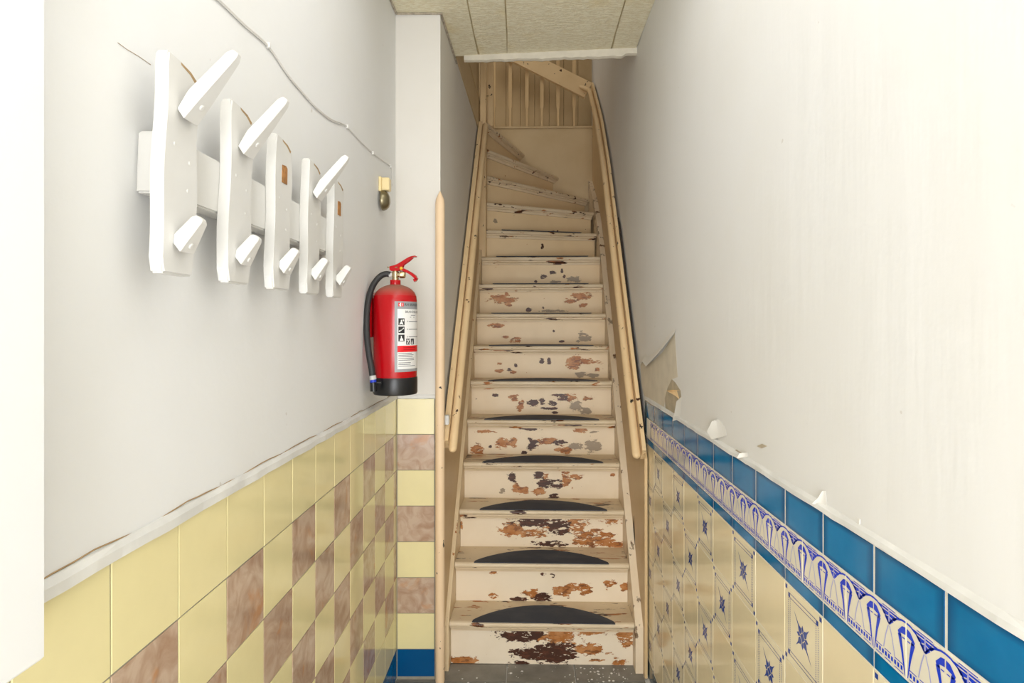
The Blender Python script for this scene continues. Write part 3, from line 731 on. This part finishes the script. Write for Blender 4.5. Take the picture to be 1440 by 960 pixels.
# ---------------------------------------------------------------- coat rack
cr = put('coat_rack', None, None, (-.556, 1.17, 1.735), label='white painted wooden coat rack with five upright boards on the left wall', cat='coat rack')
lean = .055
def rack(bm, pts, n0, n1, bev=.003):
    prism(bm, pts, lambda a, b, n: (n, a + b*lean, b), n0, n1, 0, bev)
bm = bmesh.new(); rack(bm, [(-.330, -.040), (.44, -.040), (.44, .050), (-.330, .050)], .0005, .036); part('rail', bm, WHITEP, cr)
for k in range(5):
    y0 = -.352 + .1785*k; wdt = .078; rnd = random.Random(20+k); H0, H1 = -.156, .158
    lp, rp = [], []
    for s in range(15):
        t = s/14; b = H0 + (H1-H0)*t
        wv = .0022*math.sin(t*10+k*1.7)
        lp.append((y0 + wv, b)); rp.append((y0 + wdt - .0032*math.sin(t*10.5+k*1.3+1), b + (-.016*(t > .99))))
    out = [(lp[0][0]+.004, lp[0][1])] + lp[1:] + [(y0+wdt*.45, H1-.003)] + rp[::-1]
    bm = bmesh.new(); rack(bm, out, .0365, .0560, .0028)
    bd = part('board', bm, WHITEP, cr)
    bm = bmesh.new(); rack(bm, [(y0+.030, H1-.009), (y0+.052, H1-.014), (y0+wdt-.010, H1-.023), (y0+wdt-.006, H1-.018), (y0+.054, H1-.0095), (y0+.028, H1-.0055)], .0554, .0563, 0)
    part('worn_edge', bm, STAINM, bd)
    def peg(b0, b1, n1, wb=.037, wt=.015):
        bm = bmesh.new(); c = y0 + wdt/2 + .001; p0 = Vector((.0565, b0)); p1 = Vector((n1, b1)); d = (p1-p0).normalized(); s = Vector((-d.y, d.x))
        rings = []
        for t, wd, th in ((0, wb, .024), (.3, wb*.86, .022), (.92, wt*1.05, .017), (1.0, wt*.7, .011)):
            p = p0.lerp(p1, t); ring = []
            for sy, sh in ((-1, -1), (1, -1), (1, 1), (-1, 1)):
                q = p + s*sh*th/2
                nn = max(q.x, .0563) if t == 0 else q.x
                ring.append(bm.verts.new((nn, c + sy*wd/2 + q.y*lean, q.y)))
            rings.append(ring)
        for a0, a1 in zip(rings, rings[1:]):
            for j in range(4): bm.faces.new((a0[j], a0[(j+1) % 4], a1[(j+1) % 4], a1[j]))
        bm.faces.new(rings[0][::-1]); bm.faces.new(rings[-1])
        bmesh.ops.bevel(bm, geom=[e for e in bm.edges], offset=.0012, segments=1, affect='EDGES')
        # plug over the screw, on the underside
        m_ = p0.lerp(p1, .22) - s*.0118
        ax = Matrix(((d.x, 0, -s.x), (0, 1, 0), (d.y, 0, -s.y)))
        lathe(bm, [(.0045, -.001), (.0045, .0008), (.003, .0014)], 10, 0, (m_.x, c + m_.y*lean, m_.y), ax)
        part('peg', bm, WHITEP, bd)
    if k in (0, 1, 3): peg(.075, .172, .131)
    else:
        bm = bmesh.new(); rack(bm, [(y0+.028, .064), (y0+.054, .064), (y0+.054, .098), (y0+.046, .102), (y0+.028, .100)], .0562, .0570, 0)
        part('bare_patch', bm, BAREW, bd, label='bare brown wood where a peg is missing')
    peg(-.118, -.073, .086, .036, .016)
    for (du, db) in ((.058, .012), (.056, -.03), (.02, .03)):
        bm = bmesh.new(); ax = Matrix(((0, 0, 1), (1, 0, 0), (0, 1, 0)))
        lathe(bm, [(.0030, 0), (.0028, .0005), (.0015, .0010)], 10, 0, (.0558, y0+du+db*lean, db), ax); part('plug', bm, WHITEP, bd)

# ---------------------------------------------------------------- fire extinguisher
FX, FY, FZ, FR = -.4625, 2.086, 1.262, .0755
fe = put('fire_extinguisher', None, None, (FX, FY, FZ), label='red fire extinguisher with black hose hung on the left wall', cat='fire extinguisher')
bm = bmesh.new(); lathe(bm, [(.02, .012), (FR-.002, .012), (FR, .016), (FR, .330), (FR-.002, .345), (FR-.009, .360), (FR-.020, .371), (.040, .380), (.022, .3855), (.020, .386)], 48)
part('cylinder', bm, REDD, fe, smooth=True)
bm = bmesh.new(); lathe(bm, [(.062, 0), (.0745, .002), (.0772, .008), (.0772, .058), (.0762, .062), (.072, .0625)], 48); part('foot_ring', bm, BLACKP, fe, smooth=True)
bm = bmesh.new(); lathe(bm, [(.018, .3845), (.0185, .386), (.0185, .401), (.0175, .4025), (.010, .4028)], 24); part('neck_collar', bm, RED, fe, smooth=True)
bm = bmesh.new(); lathe(bm, [(.0115, .403), (.0115, .412), (.0135, .413), (.0135, .430), (.010, .432), (.010, .444), (.004, .445)], 20)
axx = Matrix(((0, 0, 1), (0, 1, 0), (-1, 0, 0)))
lathe(bm, [(.008, 0), (.008, .012), (.0125, .013), (.0125, .029), (.010, .032), (.004, .0325)], 18, 0, (.004, -.004, .421), axx)
part('valve', bm, BRASS, fe, smooth=True)
bm = bmesh.new(); axn = Matrix(((0, 0, -1), (0, 1, 0), (1, 0, 0)))
lathe(bm, [(.009, 0), (.0105, .002), (.0105, .011), (.008, .012)], 16, 0, (-.010, 0, .421), axn); part('hose_collar', bm, GREYP, fe, smooth=True)
bm = bmesh.new()
hp = spline([(-.017, 0, .422), (-.034, -.002, .424), (-.052, -.010, .414), (-.070, -.022, .388), (-.080, -.040, .35), (-.0835, -.058, .30), (-.0825, -.070, .24), (-.078, -.078, .19), (-.070, -.084, .14), (-.062, -.0865, .10), (-.058, -.0875, .073)], 5)
tube(bm, hp, .0105, 12); hose = part('hose', bm, HOSEM, fe, smooth=True)
d = (hp[-1]-hp[-2]).normalized(); e = hp[-1]
bm = bmesh.new(); tube(bm, [e, e + d*.014], .0115, 12); part('hose_ferrule', bm, GREYP, hose, smooth=True)
bm = bmesh.new(); tube(bm, [e + d*.0145, e + d*.023], .0105, 12); part('hose_tip', bm, BLUETIP, hose, smooth=True)
bm = bmesh.new(); ep = e + d*.023; tube(bm, [ep + Vector((0, 0, -.001)), ep + Vector((.001, .001, -.03))], .0115, 12); box(bm, ep.x-.012, ep.x+.026, ep.y, ep.y+.014, ep.z-.003, ep.z+.001); part('hose_holder', bm, BLACKP, fe, smooth=True)
# levers: pressed steel channels reaching away from the wall
def lever(pts, wd, th, mat, name):
    bm = bmesh.new(); path = spline(pts, 5)
    sweep(bm, path, [(-wd/2, -th/2), (wd/2, -th/2), (wd/2, th/2), (-wd/2, th/2)])
    bmesh.ops.bevel(bm, geom=[e for e in bm.edges], offset=.001, segments=1, affect='EDGES'); return part(name, bm, mat, fe)
lever([(-.014, 0, .449), (.006, 0, .455), (.022, 0, .464), (.045, 0, .478), (.060, -.001, .484), (.074, -.002, .486)], .026, .004, REDD, 'squeeze_lever')
bm = bmesh.new()
for s in (-.0115, .0115):
    prism(bm, [(-.018, .438), (-.018, .450), (.006, .456), (.024, .466), (.045, .4785), (.066, .4845), (.050, .470), (.030, .456), (.024, .440), (.010, .434), (-.012, .434)], lambda a, b, c: (a, c, b), s-.0012, s+.0012)
part('lever_cheek', bm, RED, fe)
lever([(.004, 0, .443), (.022, 0, .441), (.040, 0, .434), (.058, 0, .424), (.070, -.001, .414), (.073, -.001, .405), (.066, -.001, .400)], .022, .010, RED, 'carry_handle')
bm = bmesh.new(); tube(bm, [(-.028, -.004, .448), (-.012, -.006, .446), (.012, -.014, .447)], .0022, 8); part('safety_pin', bm, BRASS, fe, smooth=True)
bm = bmesh.new(); lathe(bm, [(.0045, 0), (.0055, .002), (.0055, .005), (.003, .007)], 12, 0, (.024, -.0125, .443), Matrix(((1, 0, 0), (0, 0, -1), (0, 1, 0)))); part('seal', bm, YELP, fe, smooth=True)
bm = bmesh.new(); box(bm, -.0925, -.0765, -.030, .030, .20, .36, .002); part('wall_bracket', bm, RED, fe)
# label wrapped round the cylinder: s = arc length from its left edge, h = height over the label's foot
A0 = math.atan2(-FY, -FX) + R(-2); LH, LZ = .242, .083
def wrap(s, h, lift): 
    a_ = A0 + s/FR; r_ = FR + lift; return (r_*math.cos(a_), r_*math.sin(a_), LZ + h)
def sheet(bm, s0, s1, h0, h1, lift, mi):
    n = max(1, int((s1-s0)/.006)); c = [[bm.verts.new(wrap(s0 + (s1-s0)*k/n, h, lift)) for h in (h0, h1)] for k in range(n+1)]
    for k in range(n):
        f = bm.faces.new((c[k][0], c[k+1][0], c[k+1][1], c[k][1])); f.material_index = mi
LW = .150
bm = bmesh.new(); sheet(bm, 0, LW, 0, LH, .0004, 0); sheet(bm, .0095, LW-.0095, .010, .216, .0006, 1)
sheet(bm, .0095, LW-.0095, .068, .090, .0008, 2)
lab = put('label', mesh(bm, 'label', [GREYL, WHITEL, REDL], recalc=False), fe, label='grey and white instruction label')
bm = bmesh.new()
for h0, h1 in ((.160, .184), (.133, .156), (.105, .128)): sheet(bm, .0125, .034, h0, h1, .0008, 0)
for s0 in (.040, .060): sheet(bm, s0, s0+.016, .0935, .114, .0008, 0)
rnd = random.Random(3)
for hh in (.171, .144, .118): sheet(bm, .044, .046, hh, hh+.005, .0008, 0); sheet(bm, .050, .050+.060, hh+.001, hh+.0035, .0008, 2)
for hh, l in ((.203, 0), (.197, 1)): pass
sheet(bm, .060, .085, .1935, .1955, .0008, 2); sheet(bm, .056, .062, .187, .189, .0008, 2); sheet(bm, .072, .080, .187, .189, .0008, 2)
for k in range(8):
    sheet(bm, .0125, .0125+rnd.uniform(.045, .075), .0625-.0058*k - (.003 if k > 4 else 0), .0645-.0058*k - (.003 if k > 4 else 0), .0009, 2)
for k in (0, 1): sheet(bm, .030, .085, .082-.007*k, .0838-.007*k, .0010, 3)
sheet(bm, .012, .018, .225, .237, .0008, 4); sheet(bm, .018, .022, .225, .237, .0008, 1); sheet(bm, .022, .031, .225, .237, .0008, 4); sheet(bm, .0255, .0275, .227, .235, .0010, 1)
sheet(bm, .0145, .0165, .228, .232, .0010, 1)
# white figures on the three black pictograms (hand and pin, hose, hand on lever)
def wpoly(pts, mi=1, lift=.0010):
    f = bm.faces.new([bm.verts.new(wrap(s, h, lift)) for s, h in pts]); f.material_index = mi
wpoly([(.016, .162), (.030, .162), (.027, .170), (.025, .171), (.0245, .179), (.021, .179), (.0205, .171), (.018, .169)]); wpoly([(.028, .173), (.032, .175), (.031, .181), (.027, .180)])
wpoly([(.014, .137), (.020, .140), (.032, .149), (.031, .152), (.020, .146), (.014, .141)])
wpoly([(.017, .107), (.030, .107), (.028, .115), (.025, .116), (.024, .124), (.021, .124), (.021, .116), (.018, .114)])
wpoly([(.042, .096), (.046, .096), (.054, .110), (.051, .112)]); wpoly([(.042, .107), (.045, .105), (.047, .110), (.043, .112)]); wpoly([(.050, .096), (.054, .097), (.053, .102)]); wpoly([(.062, .096), (.070, .096), (.066, .111)])
put('label_print', mesh(bm, 'label_print', [BLACKL, WHITEL, M('grey_print', lin((110, 110, 112)), .5), M('dark_red_print', lin((150, 8, 18)), .5), REDL], recalc=False), lab, kind='stuff')
def text_on_label(txt, size, s0, h0, mat):
    cu = bpy.data.curves.new('text', 'FONT'); cu.body = txt; cu.size = size; cu.resolution_u = 3
    o = bpy.data.objects.new('text', cu); C.objects.link(o); bpy.context.view_layer.update()
    me = bpy.data.meshes.new_from_object(o.evaluated_get(bpy.context.evaluated_depsgraph_get()))
    bpy.data.objects.remove(o)
    for v in me.vertices: v.co = wrap(s0 + v.co.x, h0 + v.co.y, .0009)
    me.materials.clear(); me.materials.append(mat); put('lettering', me, lab)
text_on_label('RH BRANDBE', .0125, .034, .2268, BLACKL)
text_on_label('BRANDBLUSSER', .0115, .036, .2025, BLACKL)

# ---------------------------------------------------------------- bell and cable
db = put('door_bell', None, None, (-.556, 2.24, 2.02), label='small old bell with ivory box and domed metal gong on left wall', cat='bell')
bm = bmesh.new(); box(bm, .0005, .010, -.020, .020, -.010, .045, .001); box(bm, .010, .040, -.018, .018, -.006, .042, .003); part('bell_box', bm, BELLBOX, db)
bm = bmesh.new(); axb = Matrix(((0, 0, 1), (1, 0, 0), (0, 1, 0)))
lathe(bm, [(.038, .004), (.0385, .006), (.0375, .012), (.034, .020), (.027, .027), (.016, .0315), (.006, .0325)], 28, 0, (.006, 0, -.042), axb)
lathe(bm, [(.005, 0), (.005, .01)], 10, 0, (.0005, 0, -.042), axb); part('gong', bm, GONG, db, smooth=True)
bm = bmesh.new(); tube(bm, [(.012, -.014, -.006), (.014, -.017, -.02), (.016, -.018, -.028)], .003, 8); part('striker', bm, BRASS, db)
XC = -.5535
def onwall(px, py): Yd = -XC*F/(VPX-px); return Vector((XC, Yd, CAMZ + (VPY-py)*Yd/F))
cp = [onwall(*p) for p in ((296, -12), (312, 3), (345, 35), (377, 64), (405, 105), (430, 135), (446, 152), (465, 167), (480, 173), (488, 178), (505, 197), (524, 215), (540, 227), (549, 234))]
cp += [Vector((XC, cp[-1].y+.025, cp[-1].z-.012)), Vector((XC, cp[-1].y+.03, cp[-1].z-.06)), Vector((XC+.002, cp[-1].y+.02, cp[-1].z-.075)), Vector((XC+.004, 2.262, 2.040))]
bm = bmesh.new(); tube(bm, [onwall(*p) + Vector((-.0022, 0, 0)) for p in ((168, 60), (180, 69), (197, 79), (214, 91))], .0004, 5); part('crack', bm, STAINM, wl)
bc = put('bell_cable', None, None, tuple(cp[0]), label='thin painted bell cable sagging along the left wall above the coat rack', cat='cable')
bm = bmesh.new(); tube(bm, [p - cp[0] for p in spline(cp, 4)], .0017, 6)
tube(bm, [p - cp[0] + Vector((0, .004, -.003)) for p in spline(cp[:9], 4)], .0014, 6); part('wire', bm, CABLE, bc, smooth=True)
for k in (3, 9, 11, 13):
    bm = bmesh.new(); p = cp[k]-cp[0]; box(bm, p.x-.0035, p.x+.005, p.y-.004, p.y+.004, p.z-.006, p.z+.006, .0015); part('clip', bm, CAPM, bc)

# ---------------------------------------------------------------- torn wallpaper and chips on the right wall
XW = XR+.005
def onright(px, py, off=0): Yd = (XW-off)*F/(px-VPX); return Vector((XW-off, Yd, CAMZ + (VPY-py)*Yd/F))
def wallpoly(name, pix, th, mat, label=None):
    q = [onright(*p) for p in pix]; bm = bmesh.new()
    prism(bm, [(p.y, p.z) for p in q], lambda a, b, n: (XW-n, a, b), -.0003, th); return part(name, bm, mat, wr, label=label)
wallpoly('bare_plaster', [(936, 574), (935, 560), (939, 545), (945, 533), (950, 538), (957, 549), (958, 558), (955, 570), (954, 586), (946, 582)], .0006, UNDERP, 'tan patch of bare plaster')
wallpoly('paper_layer', [(902, 540), (901, 512), (907, 505), (912, 512), (920, 506), (931, 496), (940, 482), (949, 468), (951, 500), (953, 530), (945, 533), (938, 548), (934, 572), (906, 556)], .0003, M('old_paper', lin((222, 212, 192)), .8, vary=.12, vsc=14), 'older greyish paper layer')
def flap(name, pix, lifts, mat, th=.0006):
    """curled strip: pix = pairs (root, tip) on the wall, lifts = how far each tip stands off"""
    bm = bmesh.new(); rows = []
    for (a_, b__), l in zip(pix, lifts):
        p0, p1 = onright(*a_), onright(*b__)
        row = []
        for k in range(5):
            t = k/4; p = p0.lerp(p1, t); row.append(Vector((XW - .0006 - l*t*t, p.y, p.z)))
        rows.append(row)
    f = [[bm.verts.new(p) for p in r_] for r_ in rows]; g = [[bm.verts.new(p - Vector((th, 0, 0))) for p in r_] for r_ in rows]
    for i in range(len(rows)-1):
        for k in range(4):
            bm.faces.new((f[i][k], f[i][k+1], f[i+1][k+1], f[i+1][k])); bm.faces.new((g[i][k], g[i+1][k], g[i+1][k+1], g[i][k+1]))
    n = len(rows)
    rim = [(i, 0) for i in range(n)] + [(n-1, k) for k in range(1, 5)] + [(i, 4) for i in range(n-2, -1, -1)] + [(0, k) for k in range(3, 0, -1)]
    for (i, k), (i2, k2) in zip(rim, rim[1:]+rim[:1]): bm.faces.new((f[i][k], g[i][k], g[i2][k2], f[i2][k2]))
    part(name, bm, mat, wr, smooth=True)
flap('paper_curl', [((951, 462), (949, 470)), ((946, 464), (944, 480)), ((938, 474), (936, 492)), ((930, 486), (928, 499)), ((921, 496), (919, 509)), ((912, 500), (912, 515)), ((908, 498), (907, 508)), ((902, 507), (901, 515))], [.004, .012, .016, .012, .014, .01, .012, .004], PAPERF)
flap('paper_curl', [((956, 562), (948, 552)), ((952, 549), (942, 549)), ((958, 548), (949, 548))], [.014, .012, .008], PAPERT)
flap('paper_curl', [((960, 556), (953, 564)), ((958, 570), (951, 582)), ((957, 588), (950, 592))], [.003, .006, .010], PAPERF)
flap('paper_curl', [((1022, 612), (1004, 618)), ((1021, 604), (1004, 606)), ((1014, 592), (1008, 592)), ((1010, 589), (1008, 590))], [.006, .018, .012, .004], PAPERF)
flap('paper_curl', [((1052, 642), (1045, 644)), ((1052, 636), (1046, 637))], [.014, .010], PAPERF)
flap('paper_curl', [((1163, 712), (1150, 708)), ((1163, 700), (1156, 700)), ((1161, 690), (1158, 690))], [.010, .006, .001], PAPERF)
for k, q in enumerate([[(1026, 635), (1036, 632), (1047, 639), (1046, 643)], [(962, 592), (973, 597), (975, 604), (966, 600)], [(1065, 627), (1072, 624), (1079, 627), (1071, 630)], [(1205, 740), (1207, 728), (1210, 730), (1209, 742)]]):
    wallpoly('chip', q, .0012, UNDERP if k < 3 else PAPERF)
# torn dark gap along the right handrail
bm = bmesh.new(); side(bm, [(.04, 1.005), (.25, 1.30), (.62, 1.80), (.80, 2.02), (.86, 2.13), (.78, 2.055), (.45, 1.62), (.10, 1.17), (.02, 1.05)], .4395, .4515)
part('torn_edge', bm, GAPM, wr, loc=SO, rot=(0, 0, YAW))

# ---------------------------------------------------------------- paint flakes on the floor
bm = bmesh.new(); rnd = random.Random(11)
for k in range(120):
    x = .45 - abs(rnd.gauss(0, .16)) if k < 85 else rnd.uniform(-.33, .46); y = rnd.uniform(2.40, 2.60); s = rnd.choice((.0015, .002, .0025, .004, .006)) * rnd.uniform(.7, 1.3)
    if x < -.32 or y > 2.61: continue
    n = rnd.randint(4, 6); ph = rnd.random()*6
    prism(bm, [(x + s*rnd.uniform(.6, 1.1)*math.cos(ph+2*math.pi*j/n), y + s*rnd.uniform(.6, 1.1)*math.sin(ph+2*math.pi*j/n)) for j in range(n)], lambda a, b, c: (a, b, c), .0008, .0018)
part('paint_flakes', bm, WHITEFLAKE, kind='stuff', label='white paint flakes scattered on the grey floor before the stairs', cat='debris')
